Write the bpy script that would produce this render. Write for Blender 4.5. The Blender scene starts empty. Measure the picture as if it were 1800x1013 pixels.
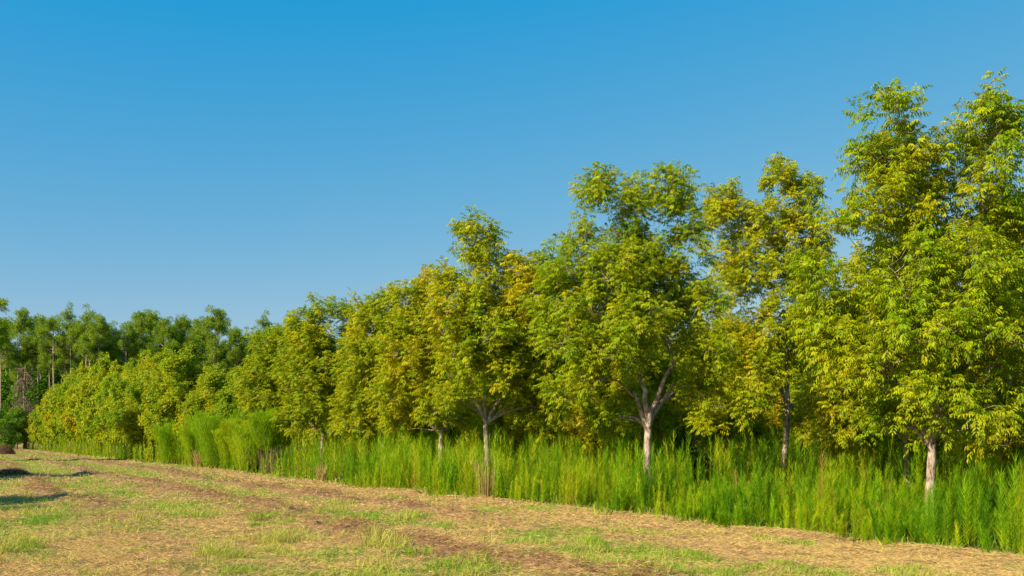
import bpy, math
import numpy as np
D = bpy.data
scn = bpy.context.scene
C = scn.collection

# ------------------------------------------------------------------ camera, sky, sun, exposure
F = 1800.0            # focal length in pixels of the 1800 px wide photograph
HOR = 775.0           # horizon row
CH = 1.7              # eye height
cam_d = D.cameras.new('camera'); cam = D.objects.new('camera', cam_d); C.objects.link(cam)
cam.location = (0, 0, CH); cam.rotation_euler = (math.radians(90), 0, 0)
cam_d.sensor_width = 36; cam_d.lens = 36 * F / 1800; cam_d.shift_y = (HOR - 506.5) / 1800
cam_d.clip_start = 0.1; cam_d.clip_end = 6000
scn.camera = cam

SUN_EL = math.radians(32)
SUN_H = np.array([-0.80, -0.60]); SUN_H /= np.linalg.norm(SUN_H)    # horizontal direction towards the sun
w = D.worlds.new('World'); scn.world = w; w.use_nodes = True
nt = w.node_tree; nt.nodes.clear()
sky = nt.nodes.new('ShaderNodeTexSky'); sky.sky_type = 'NISHITA'; sky.sun_disc = False
sky.sun_elevation = SUN_EL; sky.sun_rotation = math.atan2(SUN_H[0], SUN_H[1])
sky.air_density = 1.0; sky.dust_density = 0.6; sky.ozone_density = 2.5
sepc = nt.nodes.new('ShaderNodeSeparateColor'); comc = nt.nodes.new('ShaderNodeCombineColor')
bg = nt.nodes.new('ShaderNodeBackground'); wo = nt.nodes.new('ShaderNodeOutputWorld')
nt.links.new(sky.outputs[0], sepc.inputs[0])
SKYFIT = [(1.5, -1.56), (0.80, 1.68), (0.15, 6.15)]      # gain, offset per channel: the deep polarised blue of the photograph
EXPO = 0.75
for i, (g, p) in enumerate(SKYFIT):
    a = nt.nodes.new('ShaderNodeMath'); a.operation = 'MULTIPLY_ADD'; a.inputs[1].default_value = g; a.inputs[2].default_value = p
    b = nt.nodes.new('ShaderNodeMath'); b.operation = 'MAXIMUM'; b.inputs[1].default_value = 0.05
    nt.links.new(sepc.outputs[i], a.inputs[0]); nt.links.new(a.outputs[0], b.inputs[0]); nt.links.new(b.outputs[0], comc.inputs[i])
nt.links.new(comc.outputs[0], bg.inputs[0]); bg.inputs[1].default_value = 0.1 / 2 ** EXPO
nt.links.new(bg.outputs[0], wo.inputs[0])
sl = D.lights.new('sun', 'SUN'); sl.energy = 5.0; sl.angle = math.radians(0.5); sl.color = (1.0, 0.86, 0.66)
so = D.objects.new('sun', sl); C.objects.link(so)
from mathutils import Vector
so.rotation_euler = Vector((SUN_H[0] * math.cos(SUN_EL), SUN_H[1] * math.cos(SUN_EL), math.sin(SUN_EL))).to_track_quat('Z', 'Y').to_euler()
so.location = (-40, -40, 60)
vs = scn.view_settings; vs.view_transform = 'Standard'; vs.look = 'None'; vs.exposure = EXPO; vs.gamma = 1.0; vs.use_curve_mapping = False

# ------------------------------------------------------------------ maths helpers
UX, UY = -0.4785, 0.878           # direction of the rows
NX, NY = 0.878, 0.4785            # across the rows, away from the mown field
EDGE = 15.1                       # the weed edge: x = EDGE - 0.545 y
def xedge(y): return EDGE - 0.545 * y
def dist_edge(x, y): return (x - xedge(y)) * NX
def along(x, y): return x * UX + y * UY
def px2x(px, y): return (px - 900) / F * y
def py2z(py, y): return CH - (py - HOR) / F * y
def row_y(px, c): return c / ((px - 900) / F + 0.545)
def norm(v): return v / (np.linalg.norm(v, axis=-1, keepdims=True) + 1e-9)
def hash2(ix, iy, seed):
    h = (ix.astype(np.int64) * 374761393 + iy.astype(np.int64) * 668265263 + seed * 974634777) & 0xffffffff
    h = ((h ^ (h >> 13)) * 1274126177) & 0xffffffff
    h = h ^ (h >> 16)
    return (h & 0xffff) / 65535.0
def vnoise(x, y, seed=0):
    x = np.asarray(x, float); y = np.asarray(y, float)
    ix = np.floor(x); iy = np.floor(y); fx = x - ix; fy = y - iy
    fx = fx * fx * (3 - 2 * fx); fy = fy * fy * (3 - 2 * fy)
    a = hash2(ix, iy, seed); b = hash2(ix + 1, iy, seed); c = hash2(ix, iy + 1, seed); d = hash2(ix + 1, iy + 1, seed)
    return (a * (1 - fx) + b * fx) * (1 - fy) + (c * (1 - fx) + d * fx) * fy
def fbm(x, y, seed=0, oct=4):
    s = 0; a = 0.5; t = 0
    for i in range(oct):
        s = s + a * vnoise(x * 2 ** i + i * 17.3, y * 2 ** i - i * 9.1, seed + i); t += a; a *= 0.55
    return s / t
def sstep(a, b, x):
    t = np.clip((x - a) / (b - a), 0, 1); return t * t * (3 - 2 * t)

class MB:
    """collects vertex / face arrays with two point attributes (tint, shade) and builds ONE mesh"""
    def __init__(s): s.v = []; s.f = {3: [], 4: []}; s.t = []; s.b = []; s.n = 0
    def add(s, verts, faces, tint=0.5, bright=0.5):
        verts = np.asarray(verts, np.float32).reshape(-1, 3); n = len(verts)
        faces = np.asarray(faces, np.int64); s.f[faces.shape[1]].append(faces + s.n)
        s.v.append(verts); s.n += n
        s.t.append(np.broadcast_to(np.asarray(tint, np.float32), (n,)).copy()); s.b.append(np.broadcast_to(np.asarray(bright, np.float32), (n,)).copy())
    def build(s, name, mat, parent=None, smooth=False, loc=(0, 0, 0)):
        me = mesh_from(s, name, smooth); me.materials.append(mat)
        o = D.objects.new(name, me); C.objects.link(o); o.location = loc
        if parent: o.parent = parent
        return o
def mesh_from(s, name, smooth):
    v = np.concatenate(s.v) if s.v else np.zeros((0, 3), np.float32)
    me = D.meshes.new(name)
    f3 = np.concatenate(s.f[3]) if s.f[3] else np.zeros((0, 3), int); f4 = np.concatenate(s.f[4]) if s.f[4] else np.zeros((0, 4), int)
    loops = np.concatenate([f3.ravel(), f4.ravel()]).astype(np.int32)
    starts = np.concatenate([np.arange(len(f3)) * 3, len(f3) * 3 + np.arange(len(f4)) * 4]).astype(np.int32)
    me.vertices.add(len(v)); me.vertices.foreach_set('co', v.ravel())
    me.loops.add(len(loops)); me.loops.foreach_set('vertex_index', loops)
    me.polygons.add(len(starts)); me.polygons.foreach_set('loop_start', starts)
    me.polygons.foreach_set('use_smooth', np.full(len(starts), smooth))
    me.update(calc_edges=True)
    for nm, arr in (('tint', s.t), ('bright', s.b)):
        a = me.attributes.new(nm, 'FLOAT', 'POINT'); a.data.foreach_set('value', np.concatenate(arr))
    return me

def tube(mb, pts, rad, sides=6, tint=0.5, bright=0.5, cap=True):
    pts = np.asarray(pts, float); n = len(pts); rad = np.broadcast_to(np.asarray(rad, float), (n,))
    tg = norm(np.gradient(pts, axis=0))
    ref = np.array([0.13, 0.97, 0.2]) if abs(tg[0][1]) < 0.8 else np.array([0.97, 0.1, 0.2])
    e1 = norm(np.cross(tg, ref)); e2 = np.cross(tg, e1)
    a = np.arange(sides) * 2 * math.pi / sides
    ring = pts[:, None] + rad[:, None, None] * (np.cos(a)[None, :, None] * e1[:, None] + np.sin(a)[None, :, None] * e2[:, None])
    i = np.arange(n - 1)[:, None] * sides; j = np.arange(sides)[None]; k = (j + 1) % sides
    f = np.stack([i + j, i + k, i + sides + k, i + sides + j], -1).reshape(-1, 4)
    mb.add(ring.reshape(-1, 3), f, tint, bright)
def twigs(mb, A, B, r, rng, sag=0.0):
    """many thin three-sided twigs at once from points A to B"""
    n = len(A)
    if n == 0: return
    M = (A + B) / 2 + rng.normal(0, 0.06, (n, 3)) * np.linalg.norm(B - A, axis=1, keepdims=True); M[:, 2] -= sag
    P = np.stack([A, M, B], 1); R = np.stack([r, r * 0.8, r * 0.35], 1) if np.ndim(r) else np.tile(np.array([1, .8, .35]) * r, (n, 1))
    d = norm(B - A); e1 = norm(np.cross(d, np.array([0.3, 0.2, 0.9]))); e2 = np.cross(d, e1)
    a = np.arange(3) * 2.0944
    ring = P[:, :, None] + R[:, :, None, None] * (np.cos(a)[None, None, :, None] * e1[:, None, None] + np.sin(a)[None, None, :, None] * e2[:, None, None])
    base = np.arange(n)[:, None, None] * 9 + np.arange(2)[None, :, None] * 3
    j = np.arange(3)[None, None]; k = (j + 1) % 3
    f = np.stack([base + j, base + k, base + 3 + k, base + 3 + j], -1).reshape(-1, 4)
    mb.add(ring.reshape(-1, 3), f)
def slivers(mb, base, d, L, wd, rng, tint, bright, bend=0.0):
    """triangular blades: base points, directions, lengths, widths"""
    n = len(base)
    if n == 0: return
    side = norm(np.cross(d, norm(rng.normal(size=(n, 3)))))
    L = np.broadcast_to(L, (n,))[:, None]; wd = np.broadcast_to(wd, (n,))[:, None]
    tint = np.broadcast_to(tint, (n,)); bright = np.broadcast_to(bright, (n,))
    v = np.stack([base - side * wd / 2, base + side * wd / 2, base + d * L], 1)
    mb.add(v.reshape(-1, 3), np.arange(n * 3).reshape(-1, 3), np.repeat(tint, 3), np.repeat(bright, 3))
def blades(mb, base, d, L, wd, droop, rng, tint, bright):
    """two-segment bending grass blades (quad + triangle)"""
    n = len(base)
    if n == 0: return
    side = norm(np.cross(d, norm(rng.normal(size=(n, 3)) * [1, 1, .2])))
    L = np.broadcast_to(L, (n,))[:, None]; wd = np.broadcast_to(wd, (n,))[:, None]; droop = np.broadcast_to(droop, (n,))[:, None]
    hz = norm(d * [1, 1, 0] + rng.normal(0, .05, (n, 3)) * [1, 1, 0])
    m = base + d * L * 0.55; t = base + d * L * 0.9 + hz * L * droop - np.array([0, 0, 1]) * L * droop * 0.7
    v = np.stack([base - side * wd / 2, base + side * wd / 2, m + side * wd * .42, m - side * wd * .42, t], 1)
    i = np.arange(n) * 5
    vv = v.reshape(-1, 3)
    k = mb.n
    mb.add(vv, np.stack([i, i + 1, i + 2, i + 3], -1), np.repeat(np.broadcast_to(tint, (n,)), 5), np.repeat(np.broadcast_to(bright, (n,)), 5))
    mb.f[3].append(np.stack([i + 3, i + 2, i + 4], -1) + k)

# ------------------------------------------------------------------ materials
def leaf_mat(name, stops, trans=0.35, rough=0.6, spec=0.08, noise=0.15, nscale=3.0):
    m = D.materials.new(name); m.use_nodes = True; t = m.node_tree; t.nodes.clear()
    N = t.nodes.new; L = t.links.new
    at = N('ShaderNodeAttribute'); at.attribute_name = 'tint'
    br = N('ShaderNodeAttribute'); br.attribute_name = 'bright'
    ramp = N('ShaderNodeValToRGB'); e = ramp.color_ramp.elements
    while len(e) < len(stops): e.new(0.5)
    for i, (p, c) in enumerate(stops): e[i].position = p; e[i].color = (*c, 1)
    tc = N('ShaderNodeTexCoord'); nz = N('ShaderNodeTexNoise'); nz.inputs['Scale'].default_value = nscale; nz.inputs['Detail'].default_value = 3
    L(tc.outputs['Object'], nz.inputs['Vector'])
    a1 = N('ShaderNodeMath'); a1.operation = 'SUBTRACT'; a1.inputs[1].default_value = 0.5; L(nz.outputs[0], a1.inputs[0])
    a2 = N('ShaderNodeMath'); a2.operation = 'MULTIPLY_ADD'; a2.inputs[1].default_value = noise * 2; L(a1.outputs[0], a2.inputs[0]); L(at.outputs['Fac'], a2.inputs[2])
    L(a2.outputs[0], ramp.inputs[0])
    mr = N('ShaderNodeMapRange'); mr.inputs['To Min'].default_value = 0.65; mr.inputs['To Max'].default_value = 1.35; L(br.outputs['Fac'], mr.inputs['Value'])
    mul = N('ShaderNodeMix'); mul.data_type = 'RGBA'; mul.blend_type = 'MULTIPLY'; mul.inputs['Factor'].default_value = 1
    L(ramp.outputs[0], mul.inputs[6]); L(mr.outputs[0], mul.inputs[7])
    p = N('ShaderNodeBsdfPrincipled'); p.inputs['Roughness'].default_value = rough; p.inputs['Specular IOR Level'].default_value = spec
    L(mul.outputs[2], p.inputs['Base Color'])
    tr = N('ShaderNodeBsdfTranslucent'); hs = N('ShaderNodeHueSaturation'); hs.inputs['Value'].default_value = 1.25; hs.inputs['Hue'].default_value = 0.49
    L(mul.outputs[2], hs.inputs['Color']); L(hs.outputs[0], tr.inputs[0])
    mx = N('ShaderNodeMixShader'); mx.inputs[0].default_value = trans; L(p.outputs[0], mx.inputs[1]); L(tr.outputs[0], mx.inputs[2])
    o = N('ShaderNodeOutputMaterial'); L(mx.outputs[0], o.inputs[0])
    return m
def bark_mat(name, c1, c2, c3, scale=6.0, bump=0.6):
    m = D.materials.new(name); m.use_nodes = True; t = m.node_tree; N = t.nodes.new; L = t.links.new
    p = t.nodes['Principled BSDF']; p.inputs['Roughness'].default_value = 0.9; p.inputs['Specular IOR Level'].default_value = 0.1
    tc = N('ShaderNodeTexCoord'); mp = N('ShaderNodeMapping'); mp.inputs['Scale'].default_value = (scale * 2, scale * 2, scale * .6); L(tc.outputs['Object'], mp.inputs[0])
    nz = N('ShaderNodeTexNoise'); nz.inputs['Scale'].default_value = 2.2; nz.inputs['Detail'].default_value = 7; nz.inputs['Roughness'].default_value = .7; L(mp.outputs[0], nz.inputs['Vector'])
    n2 = N('ShaderNodeTexNoise'); n2.inputs['Scale'].default_value = 2.6; n2.inputs['Detail'].default_value = 3; L(tc.outputs['Object'], n2.inputs['Vector'])
    r = N('ShaderNodeValToRGB'); e = r.color_ramp.elements; e[0].position = .40; e[0].color = (*c1, 1); e[1].position = .57; e[1].color = (*c2, 1); L(nz.outputs[0], r.inputs[0])
    r2 = N('ShaderNodeMapRange'); r2.inputs['From Min'].default_value = .52; r2.inputs['From Max'].default_value = .68; L(n2.outputs[0], r2.inputs['Value'])
    mx = N('ShaderNodeMix'); mx.data_type = 'RGBA'; L(r2.outputs[0], mx.inputs['Factor']); L(r.outputs[0], mx.inputs[6]); mx.inputs[7].default_value = (*c3, 1)
    L(mx.outputs[2], p.inputs['Base Color'])
    b = N('ShaderNodeBump'); b.inputs['Strength'].default_value = bump; b.inputs['Distance'].default_value = .02; L(nz.outputs[0], b.inputs['Height']); L(b.outputs[0], p.inputs['Normal'])
    return m
M_PECAN = leaf_mat('pecan_leaf', [(0.0, (.06, .20, .002)), (0.28, (.22, .33, .003)), (0.58, (.43, .41, .004)), (0.84, (.50, .33, .006)), (1.0, (.52, .20, .010))], trans=.38, rough=.5, spec=.16, noise=.11, nscale=.9)
M_PINE = leaf_mat('pine_needles', [(0, (.11, .22, .018)), (.5, (.21, .33, .022)), (1, (.33, .40, .04))], trans=.5, nscale=.4)
M_HARD = leaf_mat('broad_leaf', [(0, (.05, .15, .008)), (.5, (.11, .24, .012)), (1, (.21, .31, .02))], trans=.3, nscale=.4)
M_DARKLEAF = leaf_mat('dark_leaf', [(0, (.010, .022, .006)), (1, (.04, .055, .012))], trans=.15)
M_FENNEL = leaf_mat('feathery_weed', [(0, (.04, .16, .002)), (.4, (.21, .38, .003)), (.7, (.40, .46, .006)), (1, (.42, .24, .06))], trans=.4, rough=.6, spec=.15, noise=.12, nscale=.7)
M_GRASS = leaf_mat('grass_and_straw', [(0, (.12, .30, .012)), (.3, (.28, .40, .025)), (.52, (.54, .47, .11)), (.8, (.58, .38, .17)), (1, (.31, .165, .08))], trans=.3, rough=.65, spec=.15, noise=.06, nscale=2)
M_STRAW = leaf_mat('dry_straw', [(0, (.45, .34, .13)), (.5, (.42, .26, .10)), (1, (.085, .045, .026))], trans=.2, rough=.7, spec=.1)
M_WEB = leaf_mat('silk_web', [(0, (.22, .10, .05)), (1, (.35, .18, .11))], trans=.3, rough=.8, spec=.05)
M_BARK = bark_mat('pecan_bark', (.12, .08, .055), (.46, .35, .26), (.64, .55, .44), 6, .9)
M_PBARK = bark_mat('pine_bark', (.24, .15, .11), (.50, .36, .27), (.42, .32, .26), 1.2)
M_STEM = bark_mat('weed_stem', (.10, .10, .02), (.22, .20, .05), (.20, .12, .05), 6)
M_DEAD = bark_mat('dead_wood', (.14, .085, .06), (.32, .22, .16), (.22, .13, .10), 2)

# ------------------------------------------------------------------ thing helpers
def thing(name, label, cat, loc=(0, 0, 0), group=None):
    o = D.objects.new(name, None); C.objects.link(o); o.location = loc; o.empty_display_size = .2
    o['label'] = label; o['category'] = cat
    if group: o['group'] = group
    return o
def tag(o, label, cat, group=None, kind=None):
    o['label'] = label; o['category'] = cat
    if group: o['group'] = group
    if kind: o['kind'] = kind
    return o
def dup(root, loc, rz=0, sc=(1, 1, 1), label=None, group=None):
    r = root.copy(); C.objects.link(r); r.location = loc; r.rotation_euler = (0, 0, rz); r.scale = sc
    if label: r['label'] = label
    if group: r['group'] = group
    for ch in list(root.children):
        c = ch.copy(); C.objects.link(c); c.parent = r
    return r

# ------------------------------------------------------------------ the ground
def windrow(d, x, y):
    """0..1: brown thatch left in rows every 3.45 m, parallel to the weed edge"""
    a = along(x, y)
    dd = d + 0.9 * (fbm(a * .22, d * .3, 11) - .5) * 2 + .5 * (fbm(x * 1.3, y * 1.3, 14, 3) - .5) * 2
    ph = (dd + 0.02) / 3.45
    k = np.abs(ph - np.round(ph)) * 3.45
    idx = np.round(ph)
    w_ = np.exp(-(k / 0.75) ** 2) * (dd < -1.5) * np.where(idx == -1, .25 + .75 * sstep(19, 27, y), np.where(idx == -3, .3 + .7 * sstep(18, 26, y), 1.0))
    return w_ * sstep(.34, .60, .5 * fbm(a * .42, d * .7, 12) + .5 * fbm(x * 2.3, y * 2.3, 13, 4))
def green(d, x, y):
    a = along(x, y)
    g = fbm(a * .33, d * .8, 21) * .6 + fbm(x * 1.6, y * 1.6, 22) * .4
    bias = sstep(-1.2, -5.0, d) * .14 + sstep(-9, -20, d) * .05 + sstep(25, 60, y) * .10
    return sstep(.51, .68, g + bias - .02) * (1 - .85 * windrow(d, x, y))
def gz(x, y):
    x = np.asarray(x, float); y = np.asarray(y, float)
    d = dist_edge(x, y)
    far = 1 - sstep(90, 160, np.hypot(x, y))
    z = .10 * (fbm(x * .12, y * .12, 31) - .5) + .05 * (fbm(x * .9, y * .9, 32) - .5)
    z = z + windrow(d, x, y) * (.05 + .20 * (fbm(x * 2.6, y * 2.6, 33))) + .05 * sstep(.5, .8, fbm(x * 2.1, y * 2.1, 35, 3))
    z = z + .10 * np.exp(-((d + .35) / .35) ** 2) * sstep(.45, .7, fbm(along(x, y) * .6, d * 0, 34)) 
    return z * far
def build_ground():
    ang = np.concatenate([np.linspace(-180, -42, 40)[:-1], np.linspace(-42, 42, 520), np.linspace(42, 180, 40)[1:]])
    rad = np.concatenate([[0.0], np.geomspace(2.0, 11, 10)[:-1], np.geomspace(11, 130, 420), np.geomspace(134, 5000, 40)])
    A, R = np.meshgrid(np.radians(ang), rad); X = R * np.sin(A); Y = R * np.cos(A)
    Z = gz(X, Y)
    na = len(ang); nr = len(rad)
    i = np.arange(nr - 1)[:, None] * na; j = np.arange(na - 1)[None]
    f = np.stack([i + j, i + j + 1, i + na + j + 1, i + na + j], -1).reshape(-1, 4)
    d = dist_edge(X, Y)
    mb = MB()
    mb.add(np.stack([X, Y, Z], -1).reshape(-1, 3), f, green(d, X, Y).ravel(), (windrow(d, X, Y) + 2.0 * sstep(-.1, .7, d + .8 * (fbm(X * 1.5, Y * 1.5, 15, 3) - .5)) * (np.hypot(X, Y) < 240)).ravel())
    m = D.materials.new('mown_field'); m.use_nodes = True; t = m.node_tree; N = t.nodes.new; L = t.links.new
    p = t.nodes['Principled BSDF']; p.inputs['Roughness'].default_value = 1; p.inputs['Specular IOR Level'].default_value = .05
    g = N('ShaderNodeAttribute'); g.attribute_name = 'tint'; b = N('ShaderNodeAttribute'); b.attribute_name = 'bright'
    tc = N('ShaderNodeTexCoord')
    mp = N('ShaderNodeMapping'); mp.inputs['Rotation'].default_value = (0, 0, .5); mp.inputs['Scale'].default_value = (1, 2.2, 1); L(tc.outputs['Object'], mp.inputs[0])
    n1 = N('ShaderNodeTexNoise'); n1.inputs['Scale'].default_value = 9; n1.inputs['Detail'].default_value = 8; n1.inputs['Roughness'].default_value = .75; L(mp.outputs[0], n1.inputs['Vector'])
    n2 = N('ShaderNodeTexNoise'); n2.inputs['Scale'].default_value = 1.3; n2.inputs['Detail'].default_value = 6; L(tc.outputs['Object'], n2.inputs['Vector'])
    straw = N('ShaderNodeValToRGB'); e = straw.color_ramp.elements; e[0].position = .36; e[0].color = (.20, .105, .05, 1); e[1].position = .62; e[1].color = (.52, .33, .15, 1); L(n1.outputs[0], straw.inputs[0])
    grn = N('ShaderNodeValToRGB'); e = grn.color_ramp.elements; e[0].position = .38; e[0].color = (.13, .18, .02, 1); e[1].position = .62; e[1].color = (.34, .38, .06, 1); L(n1.outputs[0], grn.inputs[0])
    brn = N('ShaderNodeValToRGB'); e = brn.color_ramp.elements; e[0].position = .38; e[0].color = (.12, .058, .028, 1); e[1].position = .60; e[1].color = (.42, .25, .12, 1); L(n1.outputs[0], brn.inputs[0])
    gm = N('ShaderNodeMath'); gm.operation = 'MULTIPLY_ADD'; gm.inputs[1].default_value = .8; L(n2.outputs[0], gm.inputs[0]); gs = N('ShaderNodeMath'); gs.operation = 'SUBTRACT'; gs.inputs[1].default_value = .4; L(g.outputs['Fac'], gs.inputs[0]); L(gs.outputs[0], gm.inputs[2]); gm.use_clamp = True
    m1 = N('ShaderNodeMix'); m1.data_type = 'RGBA'; L(gm.outputs[0], m1.inputs['Factor']); L(straw.outputs[0], m1.inputs[6]); L(grn.outputs[0], m1.inputs[7])
    bm_ = N('ShaderNodeMath'); bm_.operation = 'MULTIPLY'; bm_.inputs[1].default_value = 1.0; bm_.use_clamp = True; L(b.outputs['Fac'], bm_.inputs[0])
    m2 = N('ShaderNodeMix'); m2.data_type = 'RGBA'; L(bm_.outputs[0], m2.inputs['Factor']); L(m1.outputs[2], m2.inputs[6]); L(brn.outputs[0], m2.inputs[7])
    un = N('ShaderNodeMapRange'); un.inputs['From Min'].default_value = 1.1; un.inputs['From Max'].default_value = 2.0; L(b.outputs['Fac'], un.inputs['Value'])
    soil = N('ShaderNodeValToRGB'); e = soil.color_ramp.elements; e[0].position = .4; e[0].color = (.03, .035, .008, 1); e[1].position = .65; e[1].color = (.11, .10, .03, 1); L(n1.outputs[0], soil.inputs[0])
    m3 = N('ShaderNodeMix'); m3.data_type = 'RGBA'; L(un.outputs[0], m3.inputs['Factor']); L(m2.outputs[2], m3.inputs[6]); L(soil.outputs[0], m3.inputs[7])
    L(m3.outputs[2], p.inputs['Base Color'])
    bp = N('ShaderNodeBump'); bp.inputs['Strength'].default_value = .9; bp.inputs['Distance'].default_value = .05; L(n1.outputs[0], bp.inputs['Height']); L(bp.outputs[0], p.inputs['Normal'])
    o = mb.build('ground', m, smooth=True); o['kind'] = 'structure'
build_ground()

# ------------------------------------------------------------------ grass, straw and clippings on the field
def wedge_points(n, y0, y1, rng, left=-.56, right=.56, power=1.0):
    y = y0 + (y1 - y0) * rng.random(n) ** power
    x = rng.uniform(left, right, n) * y
    return x, y
def build_grass():
    rng = np.random.default_rng(5)
    mb = MB(); ms = MB()
    bands = [(11.5, 17, 120000, 1.0), (17, 25, 120000, 1.25), (25, 40, 110000, 1.9), (40, 75, 90000, 3.3), (75, 190, 70000, 7.0)]
    for y0, y1, n, s in bands:
        x, y = wedge_points(n, y0, y1, rng)
        d = dist_edge(x, y); g = green(d, x, y); w_ = windrow(d, x, y)
        ok = d < .6
        # green grass blades
        tuft = sstep(.48, .75, vnoise(x * 2.3, y * 2.3, 41)) * .8 + .2
        k = ok & (rng.random(n) < (.12 + .88 * g) * tuft)
        bx, by = x[k], y[k]; m = len(bx)
        z = gz(bx, by)
        dr = norm(np.stack([rng.normal(.12, .38, m), rng.normal(0, .38, m), rng.uniform(.6, 1.3, m)], -1))
        L = rng.uniform(.04, .13, m) * (0.5 + 1.1 * tuft[k] ** 2) * (1 + .12 * (s - 1)); L = np.minimum(L, .26)
        tall = sstep(.58, .72, fbm(bx * .9, by * .9, 45, 3)) * sstep(32, 20, by); dk = d[k]; tall = np.maximum(tall * sstep(-2.5, -5, dk), .9 * np.exp(-(dk / .55) ** 2) * sstep(.35, .6, vnoise(bx * 2, by * 2, 46)))
        L = L * (1 + 1.3 * tall); big = rng.random(m) < .02; L[big] *= 1.5
        tn = np.clip(.50 - .48 * g[k] * vnoise(bx * .8, by * .8, 42) * 1.3 + rng.normal(0, .12, m), 0, .62)
        tn = tn * (1 - tall) + tall * rng.uniform(.28, .62, m)
        blades(mb, np.stack([bx, by, z - .01], -1), dr, L, .006 * s * rng.uniform(.7, 1.4, m), .35 * rng.random(m), rng, tn, rng.random(m))
        # straw lying about
        k = ok & (rng.random(n) < (1 - .62 * g))
        bx, by = x[k] + .01, y[k]; m = len(bx)
        z = gz(bx, by)
        up = rng.uniform(-.05, .5, m) ** 1
        a = rng.uniform(0, 6.283, m)
        dr = norm(np.stack([np.cos(a), np.sin(a), up], -1))
        tn = np.clip(.62 + .16 * rng.random(m) + .38 * w_[k] * (rng.random(m) < .75) + rng.normal(0, .05, m), .5, 1)
        blades(ms, np.stack([bx, by, z + .012 + .02 * rng.random(m) + .03 * w_[k]], -1), dr, rng.uniform(.04, .15, m) * (1 + .1 * s), .005 * s * rng.uniform(.6, 1.3, m), rng.uniform(-.1, .25, m), rng, tn, rng.random(m))
    o = mb.build('grass', M_GRASS); tag(o, 'short green and yellowing grass growing through the mown field', 'grass', kind='stuff')
    o = ms.build('straw', M_GRASS); tag(o, 'dry tan and brown clippings lying over the mown field', 'straw', kind='stuff')
build_grass()

# ------------------------------------------------------------------ feathery green weeds under the trees
def weed_height(d, x, y):
    h = .76 + .28 * sstep(18, 25, y) + .40 * sstep(29, 40, y) + .55 * sstep(60, 110, y) - .38 * sstep(1.4, 3, d) * sstep(34, 26, y) * sstep(14, 10, d) + (.62 * sstep(9.5, 16, d) + .2 * sstep(16, 24, d)) * (1 - .5 * sstep(29, 40, y))
    h = h * (.58 + .72 * sstep(.3, .7, fbm(x * .8, y * .8, 51, 3)))
    h = h * (.78 + .44 * vnoise(x * 2.6, y * 2.6, 55))
    return h + .45 * sstep(6.2, 8.0, x) * sstep(18.5, 16.5, y)
def build_weeds(name, label, sel, seed):
    rng = np.random.default_rng(seed); mb = MB()
    for (y0, y1, n, ns, s) in sel:
        x = rng.uniform(-.545, .56, n); y = y0 + (y1 - y0) * rng.random(n); x = x * y
        d = dist_edge(x, y)
        keep = (d > -1.25 + 2.5 * fbm(x * .9, y * .9, 52, 3)) & (d < np.where(x / y < -.25, 7, 40))
        dens = np.where(d < 3.5, 1.0, np.where(d < 12, .6, .4))
        clump = .02 + .98 * sstep(.41, .54, .55 * fbm(x * .8, y * .8, 53, 3) + .45 * vnoise(x * 2.4, y * 2.4, 56))
        lane = vnoise(x * 1.25 + 7, y * .9, 57); keep &= rng.random(n) < dens * clump * np.where(y < 60, .12 + .88 * sstep(.18, .30, lane), 1)
        # rows far to the left show only their front
        keep &= ~((x / y < -.2) & (d > 6))
        x, y, d = x[keep], y[keep], d[keep]; m = len(x)
        h = weed_height(d, x, y) * rng.uniform(.55, 1.25, m) * (1 - .4 * sstep(.9, -.3, d)); h = np.clip(h, .25, 2.3)
        z = gz(x, y)
        lean = rng.normal(0, .09, (m, 2)) + [.02, 0]
        ax = norm(np.stack([lean[:, 0], lean[:, 1], np.ones(m)], -1))
        base = np.stack([x, y, z - .03], -1)
        pt = np.clip(.38 + .40 * (sstep(.3, .7, fbm(x * .9, y * .9, 54, 3)) - .5) + rng.normal(0, .09, m), 0, .75)
        dry = rng.random(m) < .012; pt[dry] = rng.uniform(.8, 1, dry.sum())
        # stems
        slivers(mb, base, ax, h, .012 * s ** .6, rng, np.clip(pt + .3, 0, 1), rng.random(m))
        # short undergrowth at their feet
        q = 5; ub = np.repeat(base, q, 0) + rng.normal(0, .22, (m * q, 3)) * [1, 1, 0]
        slivers(mb, ub, norm(rng.normal(0, .45, (m * q, 3)) + [0, 0, 1]), rng.uniform(.12, .38, m * q), .016 * s, rng, np.clip(rng.normal(.3, .2, m * q), 0, 1), rng.random(m * q))
        # thread leaves
        T = np.tile(np.linspace(.05, .985, ns)[None], (m, 1)) + rng.normal(0, .01, (m, ns))
        ph = np.arange(ns)[None] * 2.399 + rng.uniform(0, 6.28, (m, 1))
        out = np.stack([np.cos(ph), np.sin(ph), np.zeros_like(ph)], -1)
        spread = .72 - .42 * T
        dr = norm(ax[:, None] * .85 + out * spread[..., None] + rng.normal(0, .12, (m, ns, 3)))
        prof = np.sin(np.clip(T, .05, 1) ** .8 * 2.6) * .9 + .25
        L = (.05 + .15 * np.clip(prof, 0, 1)) * rng.uniform(.7, 1.25, (m, ns)) * np.clip(h, .6, 1.6)[:, None]
        P = base[:, None] + ax[:, None] * (T * h[:, None])[..., None]
        tn = np.clip(pt[:, None] + .10 * (T - .5) + rng.normal(0, .06, (m, ns)) + .35 * (T < .25) * (rng.random((m, 1)) < .4), 0, 1)
        bb = np.clip(rng.random((m, 1)) * .8 + rng.random((m, ns)) * .3, 0, 1)
        slivers(mb, P.reshape(-1, 3), dr.reshape(-1, 3), L.ravel(), .0062 * s, rng, tn.ravel(), bb.ravel())
    o = mb.build(name, M_FENNEL); tag(o, label, 'weeds', kind='stuff')
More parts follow.
